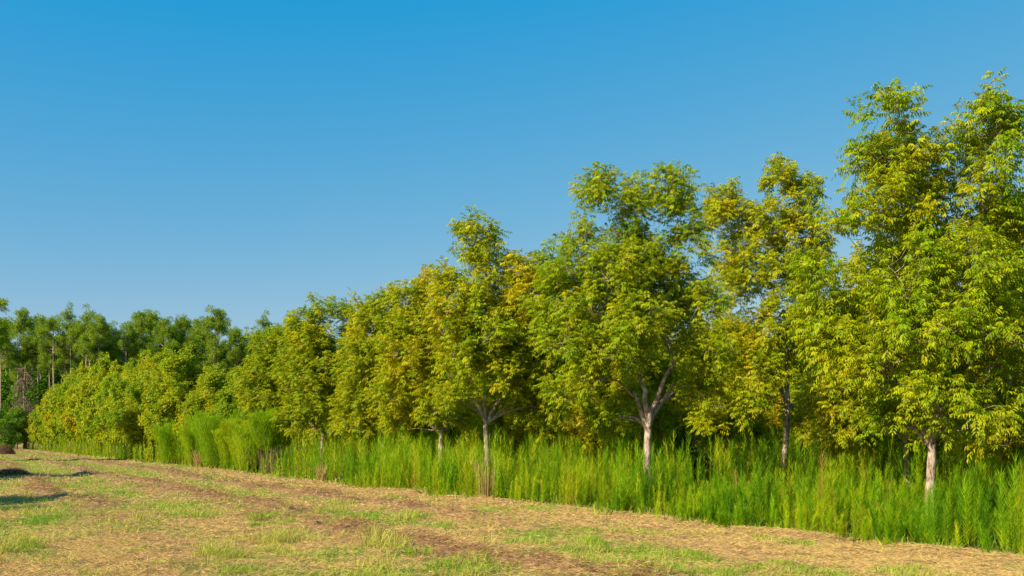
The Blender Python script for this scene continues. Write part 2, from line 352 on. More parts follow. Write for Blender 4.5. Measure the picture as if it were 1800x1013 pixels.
build_weeds('tall_weeds', 'bright green feathery weeds filling the ground under the orchard trees',
            [(12, 20, 6200, 125, 1.35), (20, 30, 11500, 84, 1.7), (30, 45, 19000, 52, 2.4), (45, 75, 18000, 30, 3.6), (75, 215, 42000, 16, 9.0)], 7)

# ------------------------------------------------------------------ pecan trees
def bez(p0, p1, c, n):
    t = np.linspace(0, 1, n)[:, None]
    return (1 - t) ** 2 * p0 + 2 * t * (1 - t) * c + t * t * p1
def leaves(mb, S, Dr, SL, tint, rng, nl, K, LL, WW, RL):
    """compound leaves spiralling round shoots; K leaflet pairs, leaflet length LL, width WW, rachis length RL"""
    n = len(S)
    e1 = norm(np.cross(Dr, norm(rng.normal(size=(n, 3))))); e2 = np.cross(Dr, e1)
    j = np.arange(nl)[None]; ph = j * 2.399 + rng.uniform(0, 6.28, (n, 1)) + rng.normal(0, .2, (n, nl))
    al = rng.uniform(.75, 1.35, (n, nl)) * (1 - .35 * j / nl)
    r0 = np.cos(al)[..., None] * Dr[:, None] + np.sin(al)[..., None] * (np.cos(ph)[..., None] * e1[:, None] + np.sin(ph)[..., None] * e2[:, None])
    r0 = norm(r0 + np.array([0, 0, .22]))
    B = S[:, None] + Dr[:, None] * (SL[:, None] * (.15 + .85 * (j + .5) / nl))[..., None]
    rl = RL * rng.uniform(.7, 1.2, (n, nl)); drp = rng.uniform(.2, .65, (n, nl))
    lt = tint[:, None] + rng.normal(0, .06, (n, nl)) - .045; lb = rng.random((n, nl)) * .7 + .25
    B = B.reshape(-1, 3); r0 = r0.reshape(-1, 3); rl = rl.ravel(); drp = drp.ravel(); lt = lt.ravel(); lb = lb.ravel(); N = len(B)
    dn = np.array([0, 0, -1.0])
    ss = np.repeat(np.linspace(.25, .92, K), 2); sg = np.tile([1.0, -1.0], K)
    ss = np.append(ss, 1.0); sg = np.append(sg, 0.0); q = len(ss)
    pos = B[:, None] + r0[:, None] * (rl[:, None] * ss[None])[..., None] + dn * (drp[:, None] * ss[None] ** 2 * rl[:, None])[..., None]
    tg = norm(r0[:, None] + dn * (2 * drp[:, None] * ss[None])[..., None])
    wv = norm(np.cross(tg, np.array([0, 0, 1.0])) + 1e-4)
    g = rng.uniform(.25, 1.05, (N, 1)) + rng.normal(0, .12, (N, q))
    ld = norm(tg * np.where(sg == 0, 1.0, .5)[None, :, None] + wv * (sg[None] * .85)[..., None] + dn * g[..., None] + rng.normal(0, .10, (N, q, 3)))
    nn = norm(np.cross(wv, tg) + rng.normal(0, .35, (N, q, 3)))
    v = norm(np.cross(ld, nn))
    ll = LL * (.75 + .45 * np.sin(ss * 3.0))[None] * rng.uniform(.8, 1.2, (N, q)); ww = WW * rng.uniform(.8, 1.25, (N, q))
    nrm = np.cross(v, ld)
    a = pos; tip = pos + ld * ll[..., None] + dn * (ll * .16)[..., None]
    m1 = pos + ld * (ll * .42)[..., None] + v * (ww / 2)[..., None] + nrm * (ww * .18)[..., None]
    m2 = pos + ld * (ll * .42)[..., None] - v * (ww / 2)[..., None] + nrm * (ww * .18)[..., None]
    V = np.stack([a, m1, tip, m2], 2).reshape(-1, 3)
    k = N * q
    tt = np.clip(np.repeat(lt, q) + rng.normal(0, .03, k), 0, 1); bb = np.clip(np.repeat(lb, q) + rng.normal(0, .1, k), 0, 1)
    mb.add(V, np.arange(k * 4).reshape(-1, 4), np.repeat(tt, 4), np.repeat(bb, 4))

LOD = {0: dict(nl=9, K=5, LL=.098, WW=.031, RL=.32, dens=1.2), 1: dict(nl=9, K=4, LL=.12, WW=.040, RL=.32, dens=1.15),
       2: dict(nl=8, K=2, LL=.19, WW=.085, RL=.32, dens=1.0), 3: dict(nl=7, K=1, LL=.27, WW=.15, RL=.34, dens=.9)}
def pecan_meshes(root, seed, lobes, hf=1.5, r0=.10, lod=0, lean=(0, 0), base_tint=.42, forks=None, mat=None, dscale=1.0, hth=.28):
    """lobes: (cx,cy,cz,rx,ry,rz,tint)"""
    rng = np.random.default_rng(seed); q = LOD[lod]
    tk = MB(); br = MB(); lf = MB()
    fork = np.array([lean[0], lean[1], hf])
    n = 9; t = np.linspace(0, 1, n)
    tp = np.stack([fork[0] * t + .03 * np.sin(t * 5 + seed), fork[1] * t + .03 * np.sin(t * 4), fork[2] * t - .12 * (1 - t)], -1)
    tr = r0 * (1 - .22 * t + .45 * np.exp(-t * 9)) * (1 + .05 * np.sin(t * 23 + seed))
    tube(tk, tp, tr, 10)
    nodes = [fork]; nrad = [r0 * .8]; anc = [0.0]
    def grow(target, rfac, n, sides, rend, mbx, fromz=.25, upbias=.22, start=None):
        P = np.array(nodes); R = np.array(nrad)
        dd = np.linalg.norm(P - target, axis=1) + 3.0 * np.maximum(0, P[:, 2] - (target[2] - fromz)) + .35 * (R < .012)
        i = int(np.argmin(dd)) if start is None else start; p0 = P[i]; L = np.linalg.norm(target - p0)
        c = (p0 * .5 + target * .5) + np.array([0, 0, upbias * L * (-.4 if target[2] - p0[2] > .8 * L else .6)]) + rng.normal(0, .07, 3) * L
        pts = bez(p0, target, c, n); pts[1:-1] += rng.normal(0, .02, (n - 2, 3)) * L
        rs = min(R[i] * rfac, R[i] * .95); re = min(rend, rs * .5)
        rr = rs + (re - rs) * np.linspace(0, 1, n) ** .8
        tube(mbx, pts, rr, sides)
        for a, b in zip(pts[1:], rr[1:]): nodes.append(a); nrad.append(b)
    for f in (forks or []):
        grow(np.array(f[:3]), .92, 8, 8, r0 * (f[3] if len(f) > 3 else .42), tk, .0, -.25, start=0)
    order = sorted(lobes, key=lambda l: (l[0] - fork[0]) ** 2 + (l[1] - fork[1]) ** 2 + (l[2] - hf) ** 2)
    for l in order:
        c = np.array(l[:3]); grow(c, .66, 8, 6, .016, tk, .6, .42)
    S = []; T = []; DD = []
    for l in lobes:
        c = np.array(l[:3]); R = np.array(l[3:6]); vol = (R[0] * R[1] * R[2]) ** (2 / 3)
        nb = int(6 + 5 * vol)
        for _ in range(min(nb, 16)):
            d = norm(rng.normal(size=3)); grow(c + d * R * rng.uniform(.45, .85), .5, 5, 4, .006, br, .1)
        ns = int((58 * vol + 6) * q['dens'] * dscale)
        d = norm(rng.normal(size=(ns, 3))); rr = rng.random(ns) ** .42
        wob = 1 + .22 * np.sin(d[:, 0] * 5 + seed) * np.sin(d[:, 2] * 6 + l[0] * 3)
        s = c + d * R * (rr * wob)[:, None] * .93
        s[:, 2] += (rng.random(ns) < .16) * (d[:, 2] > .35) * rng.uniform(.1, .32, ns)
        S.append(s); DD.append(norm(d * .75 + np.array([0, 0, .75]) + rng.normal(0, .25, (ns, 3))))
        T.append(np.full(ns, l[6]) + rng.normal(0, .055, ns))
    S = np.concatenate(S); DD = np.concatenate(DD); T = np.concatenate(T)
    hole = fbm(S[:, 0] * .9 + S[:, 1] * .6 + seed, S[:, 2] * .9 - S[:, 1] * .5, 60 + seed, 2)
    k = hole > hth; S, DD, T = S[k], DD[k], T[k]
    low = S[:, 2] < 1.15; S, DD, T = S[~low], DD[~low], T[~low]
    SL = rng.uniform(.28, .62, len(S))
    S = S - DD * SL[:, None] * .4
    P = np.array(nodes); idx = np.empty(len(S), int)
    for i in range(0, len(S), 400):
        q2 = S[i:i + 400]; dd = np.linalg.norm(q2[:, None] - P[None], axis=2) + .8 * np.maximum(0, P[None, :, 2] - q2[:, None, 2])
        idx[i:i + 400] = dd.argmin(1)
    twigs(br, P[idx], S, .008, rng); twigs(br, S, S + DD * SL[:, None], .005, rng)
    zt = (fbm(S[:, 0] * .7 + seed * 3, S[:, 2] * .7 + S[:, 1] * .7, 70 + seed, 3) - .5) * .30
    leaves(lf, S, DD, SL, np.clip(T + zt, 0, 1), rng, q['nl'], q['K'], q['LL'], q['WW'], q['RL'])
    tk.build('trunk', M_BARK, root, smooth=True); br.build('branches', M_BARK, root, smooth=True); lf.build('crown', mat or M_PECAN, root)

GP = 'pecan trees of the orchard'
def near_tree(px, y, lobes, label, seed, hf, r0, lod, forks=None, tint=.42, lean=(0, 0), dscale=1.0, hth=.29):
    x0 = px2x(px, y); z0 = float(gz(x0, y)); root = thing('pecan_tree', label, 'tree', (x0, y, z0), GP)
    LL = []
    for l in lobes:
        a, b, rx, ry = l[:4]; b += .2 * F / y * (b < 600); dy = l[4] if len(l) > 4 else 0; tn = l[5] if len(l) > 5 else tint
        sc = y / F
        LL.append((px2x(a, y) - x0, dy, py2z(b, y) - z0, rx * sc, max(rx * sc * 1.05, .8), ry * sc, tn))
    fk = [(px2x(f[0], y) - x0, f[2], py2z(f[1], y) - z0) + tuple(f[3:]) for f in (forks or [])]
    pecan_meshes(root, seed, LL, hf, r0, lod, forks=fk, lean=lean, dscale=dscale, hth=.295 if y < 25 else .315 if y < 36.5 else .24)
    return root
near_tree(1643, 19.9, [(1545, 205, 44, 55), (1522, 192, 26, 34), (1580, 190, 32, 36), (1550, 245, 46, 46), (1740, 205, 34, 42, .1), (1588, 258, 58, 60, .3), (1650, 262, 62, 62, .5), (1745, 235, 42, 72, -.2), (1715, 330, 80, 62, .3),
    (1560, 345, 62, 50), (1625, 395, 80, 62, .6), (1500, 425, 58, 62, -.3), (1560, 480, 78, 62, -.6), (1655, 480, 82, 66, -1.0), (1745, 440, 78, 80, .3), (1790, 360, 45, 70, .6),
    (1500, 545, 62, 58, .2), (1590, 580, 72, 58, -1.0), (1700, 570, 80, 62, -.9), (1785, 560, 68, 76, .2), (1530, 645, 66, 48, -.5), (1735, 665, 88, 52, -.2),
    (1655, 730, 78, 34, -1.1), (1590, 690, 55, 40, -.9), (1620, 560, 110, 100, 1.0), (1790, 690, 50, 50, .9), (1462, 405, 34, 40, .1), (1450, 450, 40, 50, .2), (1450, 540, 40, 50, .4), (1470, 610, 40, 46, .3), (1570, 735, 50, 28, .3), (1720, 735, 50, 30, .4)],
    'tallest looking pecan tree at the right, its pale straight trunk rising from weeds', 3, 1.65, .105, 0, lean=(-.10, 0),
    forks=[(1650, 600, 0), (1545, 640, -.4), (1730, 620, .3)])
near_tree(1142, 28.1, [(1048, 328, 32, 38), (1095, 345, 52, 48), (1178, 325, 44, 42), (1150, 395, 62, 45, .5), (1030, 400, 40, 48), (1008, 465, 48, 48), (1085, 470, 58, 48, -.6), (1205, 400, 34, 58),
    (1180, 470, 50, 46, .3), (1035, 545, 62, 50, -.3), (1120, 560, 62, 50, -.9), (1205, 545, 58, 55, .2), (990, 600, 52, 44, -.4), (1075, 620, 58, 38, -.8), (1235, 620, 50, 42, -.3), (1130, 435, 85, 55, .8), (1225, 440, 34, 40, .6), (1235, 510, 44, 50, .4), (1040, 665, 42, 30, -.6), (1110, 500, 100, 110, 1.2), (975, 520, 42, 50, .2), (1000, 690, 42, 34, .6), (1085, 735, 52, 26, 1.2), (1240, 680, 45, 40, .5)],
    'pecan tree with a pale trunk that forks into a wide bright V low down', 8, 2.0, .125, 0, lean=(-.05, 0),
    forks=[(1180, 645, -.2, .6), (1124, 655, .1, .4), (1192, 672, .35, .38), (1112, 690, -.3, .25)])
near_tree(1375, 36.3, [(1368, 305, 24, 30), (1410, 335, 32, 36), (1275, 345, 34, 30), (1255, 375, 30, 34), (1335, 385, 55, 44), (1405, 410, 44, 50), (1280, 430, 48, 46), (1345, 470, 62, 50), (1415, 500, 40, 50), (1275, 520, 50, 50, -.5), (1340, 560, 62, 45, -.6),
    (1410, 600, 45, 45, .3), (1280, 610, 48, 42, -.4), (1325, 650, 45, 36, -.8), (1435, 680, 34, 40, .8), (1260, 690, 40, 36), (1310, 715, 36, 26, -.5), (1245, 745, 32, 18, .4), (1440, 440, 30, 50, .5), (1435, 560, 40, 50, .4), (1430, 730, 40, 26, .8)],
    'pecan tree with narrow pointed top and slim trunk, right of the forked tree', 5, 3.0, .12, 1, lean=(.2, 0), forks=[(1385, 600, 0), (1340, 640, -.3)], tint=.50)
near_tree(855, 36.7, [(838, 405, 36, 24), (848, 442, 42, 26), (915, 468, 42, 28, 0, .68), (962, 468, 36, 34), (930, 520, 50, 40, -.4, .62), (860, 510, 48, 40, -.3), (795, 500, 38, 34, 0), (790, 560, 52, 46, -.4), (865, 580, 55, 48, -.7), (945, 590, 50, 48, -.2),
    (820, 640, 52, 42, -.4), (900, 650, 52, 38, -.3), (950, 670, 46, 38, .3), (880, 560, 90, 90, 1.4), (975, 590, 40, 50, .3), (985, 670, 40, 44, .5), (965, 720, 40, 28, .6), (925, 700, 40, 30, .8), (800, 700, 30, 26, -.4)],
    'pecan tree with orange turning leaves near its top and a thin tuft above', 12, 2.3, .115, 1, forks=[(885, 695, 0), (850, 690, .2), (825, 700, -.2)], tint=.46)
near_tree(775, 41.5, [(765, 490, 32, 26, 0, .55), (725, 515, 34, 30), (745, 560, 46, 38, 0, .5), (700, 580, 40, 38), (775, 620, 48, 42, -.4), (715, 640, 48, 42, -.5), (690, 690, 40, 36), (765, 690, 44, 32, -.3), (740, 600, 75, 80, 1.3), (700, 735, 36, 22, .6), (765, 728, 34, 20, -1.0), (815, 735, 26, 22, 1)],
    'pecan tree with short dark trunk just left of the orange tinged tree', 15, 2.0, .12, 1, forks=[(790, 740, 0), (750, 735, -.2)], tint=.5)
near_tree(672, 46.5, [(680, 530, 34, 26), (640, 545, 30, 24), (655, 585, 48, 36), (700, 570, 34, 30), (640, 640, 48, 42, -.3), (690, 650, 46, 38, -.3), (630, 700, 40, 36), (680, 720, 42, 32), (665, 620, 75, 75, 1.3), (650, 745, 50, 22, 0), (610, 735, 34, 26, .4)],
    'pecan tree carrying a brown webworm nest on its outer branches', 18, 2.0, .13, 1, tint=.47)
near_tree(567, 52.7, [(575, 542, 36, 22), (548, 578, 42, 30, .3), (530, 560, 28, 22), (612, 560, 28, 24), (545, 600, 44, 36), (600, 610, 42, 38), (560, 655, 48, 38, -.4), (520, 650, 36, 36), (600, 690, 40, 34), (550, 710, 42, 30, -.3), (570, 640, 68, 70, 1.3), (520, 740, 40, 22, .3), (595, 745, 42, 20, .3)],
    'rounded yellow green pecan tree right of the tall feathery weed bushes', 21, 2.1, .13, 1, tint=.42)
near_tree(483, 60.5, [(500, 588, 26, 22), (468, 605, 28, 24), (510, 630, 32, 32), (470, 650, 38, 34), (440, 680, 34, 34), (500, 690, 38, 34, -.3), (465, 710, 40, 28, -.3), (485, 660, 55, 60, 1.3)],
    'pecan tree rising directly behind the tall feathery weed bushes', 24, 2.0, .13, 1, tint=.44)

# shared kinds for the rest of the rows
def auto_lobes(seed, tint):
    rng = np.random.default_rng(seed); out = []
    H = 9.0
    out.append((0, 0, H - 1.1, .9, .9, 1.0, tint)); a0 = rng.uniform(0, 6.28)
    for k in range(3):
        a = a0 + k * 2.1; out.append((1.3 * math.cos(a), 1.3 * math.sin(a), H - 2.1 + rng.uniform(-.4, .4), 1.1, 1.1, 1.1, tint + rng.normal(0, .05)))
    for k in range(5):
        a = a0 + .5 + k * 1.26; out.append((2.3 * math.cos(a), 2.3 * math.sin(a), H - 3.9 + rng.uniform(-.4, .4), 1.35, 1.35, 1.3, tint + rng.normal(0, .06)))
    for k in range(6):
        a = a0 + k * 1.05; out.append((2.7 * math.cos(a), 2.7 * math.sin(a), H - 5.7 + rng.uniform(-.4, .4), 1.3, 1.3, 1.1, tint + rng.normal(0, .06)))
    out.append((0, 0, H - 4.2, 1.9, 1.9, 2.3, tint))
    for k in range(5):
        a = a0 + .3 + k * 1.26; out.append((2.3 * math.cos(a), 2.3 * math.sin(a), H - 6.9 + rng.uniform(-.3, .3), 1.2, 1.2, .75, tint + rng.normal(0, .06)))
    return out
def far_tree_proto(lod, seed, tint):
    root = thing('pecan_tree', 'x', 'tree', (0, 0, 0), GP)
    pecan_meshes(root, seed, auto_lobes(seed, tint), 1.9, .12, lod)
    return root
protos = {1: [far_tree_proto(1, 101, .42), far_tree_proto(1, 102, .47), far_tree_proto(1, 103, .38)],
          2: [far_tree_proto(2, 111, .43), far_tree_proto(2, 112, .48), far_tree_proto(2, 113, .38)],
          3: [far_tree_proto(3, 121, .42), far_tree_proto(3, 122, .46), far_tree_proto(3, 123, .37)]}
used = set()
prng = np.random.default_rng(99)
def put_tree(px, y, H, wide, label):
    lod = 1 if y < 60 else 2 if y < 110 else 3
    k = int(prng.integers(3)); p = protos[lod][k]; x = px2x(px, y)
    sc = (wide * H / 9, wide * H / 9, H / 9); loc = (x, y, float(gz(x, y))); rz = prng.uniform(0, 6.28)
    if p.name in used: dup(p, loc, rz, sc, label)
    else: used.add(p.name); p.location = loc; p.rotation_euler = (0, 0, rz); p.scale = sc; p['label'] = label
ORD = ['first', 'second', 'third', 'fourth', 'fifth', 'sixth', 'seventh', 'eighth', 'ninth', 'tenth', 'eleventh', 'twelfth', 'thirteenth', 'fourteenth', 'fifteenth', 'sixteenth', 'seventeenth', 'eighteenth', 'nineteenth', 'twentieth',
       'twenty first', 'twenty second', 'twenty third', 'twenty fourth', 'twenty fifth', 'twenty sixth', 'twenty seventh', 'twenty eighth', 'twenty ninth', 'thirtieth', 'thirty first', 'thirty second', 'thirty third', 'thirty fourth', 'thirty fifth', 'thirty sixth', 'thirty seventh', 'thirty eighth', 'thirty ninth', 'fortieth', 'forty first', 'forty second', 'forty third', 'forty fourth', 'forty fifth', 'forty sixth', 'forty seventh', 'forty eighth', 'forty ninth', 'fiftieth', 'fifty first', 'fifty second']
front = [(428, 655), (380, 650), (328, 612), (292, 610), (262, 622), (232, 632), (206, 632), (184, 628), (164, 636), (147, 644), (131, 652), (117, 658), (104, 668), (93, 680), (82, 697)]
for i, (px, top) in enumerate(front):
    y = row_y(px, 19.1); H = (HOR - top) / F * y + CH
    H *= prng.uniform(.93, 1.04); put_tree(px, y, H, .92 if H < 10 else 9.0 / H, '%s pecan tree of the front row left of the tall feathery bushes' % ORD[i])
rows = [('second', 29.35, [(27.0, 9.3), (31.7, 8.4), (45, 8.6), (53, 8.6), (61, 8.8), (69, 8.8), (77, 8.5), (86, 9), (95, 9), (104, 9.4), (114, 9.6), (124, 9.8), (136, 10), (150, 10.5), (166, 11)]),
        ('third', 39.6, [(36.5, 8.8), (44.6, 8.2), (52.5, 8.6), (61, 8.8), (69, 8.5), (78, 8.8), (87, 9)]),
        ('fourth', 49.85, [(45.5, 8.5), (53.5, 8.3), (61.5, 8.6), (70, 8.8), (79, 9), (88, 9)]),
        ('fifth', 60.1, [(53, 8.6), (61, 8.4), (69, 8.6), (78, 9), (88, 9)]),
        ('sixth', 70.35, [(62, 8.6), (70, 8.8), (79, 9), (89, 9)])]
for nm, c, lst in rows:
    for i, (y, H) in enumerate(lst):
        px = 900 + F * (c / y - .545) + prng.normal(0, 5)
        put_tree(px, y + prng.normal(0, .3), H, .92, 'pecan tree %s from the right in the %s row of the orchard' % (ORD[i], nm))
# trees just outside the left of the frame: they throw the shadows over the field, one reaches into the picture
put_tree(900 + F * (-23.2 / 22), 22, 8.2, 1.15, 'pecan tree left of the picture shading the nearest patch of the field')
put_tree(900 + F * (-21.6 / 18.3), 18.3, 7.6, 1.1, 'lower pecan tree left of the picture closest to the camera')
put_tree(900 + F * (-31.9 / 42), 42, 8.8, 1.15, 'pecan tree left of the picture shading the middle patch of the field')
near_tree(-105, 82, [(-6, 532, 16, 10), (-14, 572, 26, 20), (-2, 590, 14, 12), (-52, 585, 44, 36), (-95, 550, 48, 40), (-60, 640, 44, 40), (-110, 620, 60, 50), (-150, 600, 50, 50), (-70, 700, 42, 34), (-130, 690, 56, 44)],
    'tree at the left border with only a few leafy branch ends in view', 31, 2.4, .16, 1, tint=.34)

# ------------------------------------------------------------------ the pine wood
def pine_proto(seed, H=30.0):
    rng = np.random.default_rng(seed); root = thing('pine_tree', 'x', 'tree', (0, 0, 0), 'pine trees of the far wood')
    tk = MB(); cr = MB()
    n = 12; t = np.linspace(0, 1, n); ph = rng.uniform(0, 6)
    tp = np.stack([.5 * np.sin(t * 2.5 + ph) * t, .5 * np.cos(t * 2 + ph) * t, t * (H - 1.2) - .3], -1)
    tube(tk, tp, .30 * (1 - t * .7), 7)
    cb = H * rng.uniform(.62, .74); nb = 26
    cl = []
    for k in range(nb):
        f = rng.random() ** .8; z = cb + (H - 1.8 - cb) * f; a = rng.uniform(0, 6.28)
        R = 3.6 * math.sin(min(1, .25 + .9 * (1 - f)) * 1.75) * rng.uniform(.6, 1.1) * (1 - .35 * f ** 3)
        i = np.array([np.interp(z, tp[:, 2], tp[:, 0]), np.interp(z, tp[:, 2], tp[:, 1]), z])
        e = i + np.array([math.cos(a) * R, math.sin(a) * R, R * rng.uniform(.1, .75)])
        m = (i + e) / 2 + [0, 0, -.15 * R]
        tube(tk, bez(i, e, m, 5), np.linspace(.09, .025, 5), 4)
        for q in range(3):
            cl.append(e + rng.normal(0, .55, 3) * [1, 1, .5] - (e - i) * .28 * q * rng.random())
    for q in range(9): cl.append(np.array([tp[-1, 0], tp[-1, 1], H - .9]) + rng.normal(0, .75, 3) * [1.2, 1.2, .7])
    for k in range(3):
        z = rng.uniform(cb * .75, cb); a = rng.uniform(0, 6.28); i = np.array([np.interp(z, tp[:, 2], tp[:, 0]), np.interp(z, tp[:, 2], tp[:, 1]), z])
        tube(tk, bez(i, i + np.array([math.cos(a) * 1.8, math.sin(a) * 1.8, .4]), i + [0, 0, .3], 4), np.linspace(.06, .02, 4), 4)
    cl = np.array(cl); m = 95
    d = norm(rng.normal(size=(len(cl), m, 3)) + [0, 0, .35])
    P = cl[:, None] + d * (rng.random((len(cl), m, 1)) ** .5) * [.85, .85, .7]
    tn = np.repeat(rng.uniform(.2, .8, len(cl)), m) + rng.normal(0, .1, len(cl) * m)
    slivers(cr, P.reshape(-1, 3), norm(d + rng.normal(0, .35, d.shape)).reshape(-1, 3), rng.uniform(.3, .55, len(cl) * m), .14, rng, np.clip(tn, 0, 1), rng.random(len(cl) * m))
    tk.build('trunk', M_PBARK, root, smooth=True); cr.build('crown', M_PINE, root)
    return root
pp = [pine_proto(200 + i) for i in range(6)]
pines = [(8, 592, 1), (20, 560, 1), (43, 545, 0), (72, 556, 1), (96, 556, 0), (124, 546, 0), (150, 549, 0), (173, 553, 0), (186, 572, 1), (203, 577, 1), (222, 567, 0), (246, 549, 0), (268, 548, 1), (290, 561, 0), (308, 573, 1), (328, 556, 0), (346, 562, 1),
         (383, 544, 0), (365, 580, 1), (412, 577, 0), (432, 586, 1), (448, 585, 0), (470, 560, 0), (492, 572, 1), (515, 585, 0),
         (58, 590, 1), (110, 585, 1), (138, 590, 1), (160, 592, 1), (235, 590, 1), (280, 592, 1), (318, 595, 1), (352, 600, 1), (398, 600, 1), (424, 604, 1), (30, 612, 0), (85, 608, 0), (2, 580, 0), (52, 600, 0), (66, 575, 0), (116, 600, 0), (160, 575, 0), (190, 600, 0), (228, 600, 0), (260, 590, 0), (300, 600, 0), (340, 590, 0), (375, 600, 0), (420, 605, 0), (455, 600, 0)]
pines.sort()
for i, (px, top, back) in enumerate(pines):
    y = (224 if not back else 240) + prng.uniform(-6, 6); H = (HOR - top) / F * y + CH
    lab = '%s pine with bare pale trunk, %s from the left in the far wood' % (['Slender', 'Round topped', 'Flat topped', 'Open crowned'][i % 4].lower(), ORD[i])
    loc = (px2x(px, y), y, 0); sc = (H / 30 * prng.uniform(.72, .98),) * 2 + (H / 30,)
    if i < 6: p = pp[i]; p.location = loc; p.scale = sc; p['label'] = lab
    else: dup(pp[int(prng.integers(6))], loc, prng.uniform(0, 6.28), sc, lab)

# broad leaved trees and bushes below and behind the pines
def broad_proto(seed, H=12.0, mat=None, nm='broadleaf_tree', low=.12):
    rng = np.random.default_rng(seed); root = thing(nm, 'x', 'tree', (0, 0, 0), 'broad leaved trees at the foot of the pine wood')
    tk = MB(); cr = MB()
    tube(tk, [(0, 0, -.2), (.1, 0, H * .3), (0, .2, H * .75)], [.22, .17, .05], 7)
    cl = []
    for k in range(70):
        f = rng.uniform(low, 1); R = H * .32 * math.sin(min(1, f * .9 + .12) * 2.6) ** .7; a = rng.uniform(0, 6.28); r = R * rng.random() ** .4
        e = np.array([math.cos(a) * r, math.sin(a) * r, H * f * .95]); cl.append(e)
        if k % 3 == 0: tube(tk, bez(np.array([0, 0, e[2] * .6]), e, np.array([e[0] * .4, e[1] * .4, e[2] * .9]), 5), np.linspace(.07, .015, 5), 4)
    cl = np.array(cl); m = 120; d = norm(rng.normal(size=(len(cl), m, 3)))
    P = cl[:, None] + d * (rng.random((len(cl), m, 1)) ** .45) * H * np.array([.085, .085, .065])
    ld = norm(d + rng.normal(0, .6, d.shape) + [0, 0, -.3])
    tn = np.repeat(rng.uniform(.1, .9, len(cl)), m) + rng.normal(0, .1, len(cl) * m)
    slivers(cr, P.reshape(-1, 3), ld.reshape(-1, 3), H * rng.uniform(.02, .04, len(cl) * m), H * .02, rng, np.clip(tn, 0, 1), rng.random(len(cl) * m))
    tk.build('trunk', M_PBARK, root, smooth=True); cr.build('crown', mat or M_HARD, root)
    return root
bp = [broad_proto(300 + i) for i in range(4)]
bl = []
for px in np.arange(-10, 540, 17.0): bl.append((px + prng.normal(0, 4), 262 + prng.uniform(-5, 5), prng.uniform(21, 25)))
for px in np.arange(-2, 520, 19.0): bl.append((px + prng.normal(0, 4), 233 + prng.uniform(-5, 5), prng.uniform(13, 20)))
for px in np.arange(-15, 45, 15.0): bl.append((px, 212 + prng.uniform(-4, 4), prng.uniform(7, 9)))
nw = len(bl)
for px in np.arange(530, 1900, 38.0): bl.append((px + prng.normal(0, 8), 135 + prng.uniform(-10, 10), prng.uniform(8, 10.5)))
for i, (px, y, H) in enumerate(bl):
    if i < nw:
        j = i; where = 'behind the pines of the far wood' if y > 250 else 'between the pine trunks of the far wood' if y > 222 else 'at the far left end of the orchard'
        lab = 'broad leaved tree %s, %s' % (where, ORD[[k for k in range(nw) if (bl[k][1] > 250) + (bl[k][1] > 222) == (y > 250) + (y > 222)].index(i)] + ' from the left')
    else: lab = 'distant green tree beyond the orchard, %s from the left' % ORD[i - nw]
    loc = (px2x(px, y), y, 0); sc = (H / 12 * prng.uniform(.85, 1.1),) * 2 + (H / 12,)
    if i < 4: p = bp[i]; p.location = loc; p.scale = sc; p['label'] = lab
    else: dup(bp[int(prng.integers(4))], loc, prng.uniform(0, 6.28), sc, lab)
bt = broad_proto(350, 6.5, low=.03, nm='green_bush'); bt.location = (px2x(6, 196), 196, 0); tag(bt, 'rounded dark green bush at the left border, before the orchard end', 'bush', 'x'); del bt['group']; bt['category'] = 'bush'
bt.scale = (1.25, 1.25, .9)

# dead brown tree
def dead_tree():
    rng = np.random.default_rng(77); y = 214; px = 44
    root = thing('dead_tree', 'dead brown tree with tangled drooping twigs before the pines at the left', 'tree', (px2x(px, y), y, 0))
    tk = MB(); br = MB(); H = 17.5
    tube(tk, [(0, 0, -.2), (.1, 0, 6), (-.2, 0, 12), (.1, 0, H)], [.4, .33, .25, .08], 7)
    for k in range(30):
        z = rng.uniform(6, H - .5); a = rng.uniform(0, 6.28); R = rng.uniform(1.5, 4.2) * (1.25 - z / H * .7)
        i = np.array([0, 0, z]); e = i + [math.cos(a) * R, math.sin(a) * R, -R * rng.uniform(.3, 1.5)]
        pts = bez(i, e, i + np.array([math.cos(a) * R * .9, math.sin(a) * R * .9, R * .2]), 6)
        tube(br, pts, np.linspace(.10, .03, 6), 4)
        A = np.repeat(pts[2:], 6, 0); twigs(br, A, A + rng.normal(0, 1, (len(A), 3)) * [.7, .7, .8] - [0, 0, .3], .022, rng)
    A = rng.normal(0, 1, (520, 3)) * [2.0, 2.0, 1.0] + [.4, 0, 7.2]; twigs(br, A, A + rng.normal(0, .6, (520, 3)), .025, rng)
    tk.build('trunk', M_DEAD, root, smooth=True); br.build('branches', M_DEAD, root)
dead_tree()

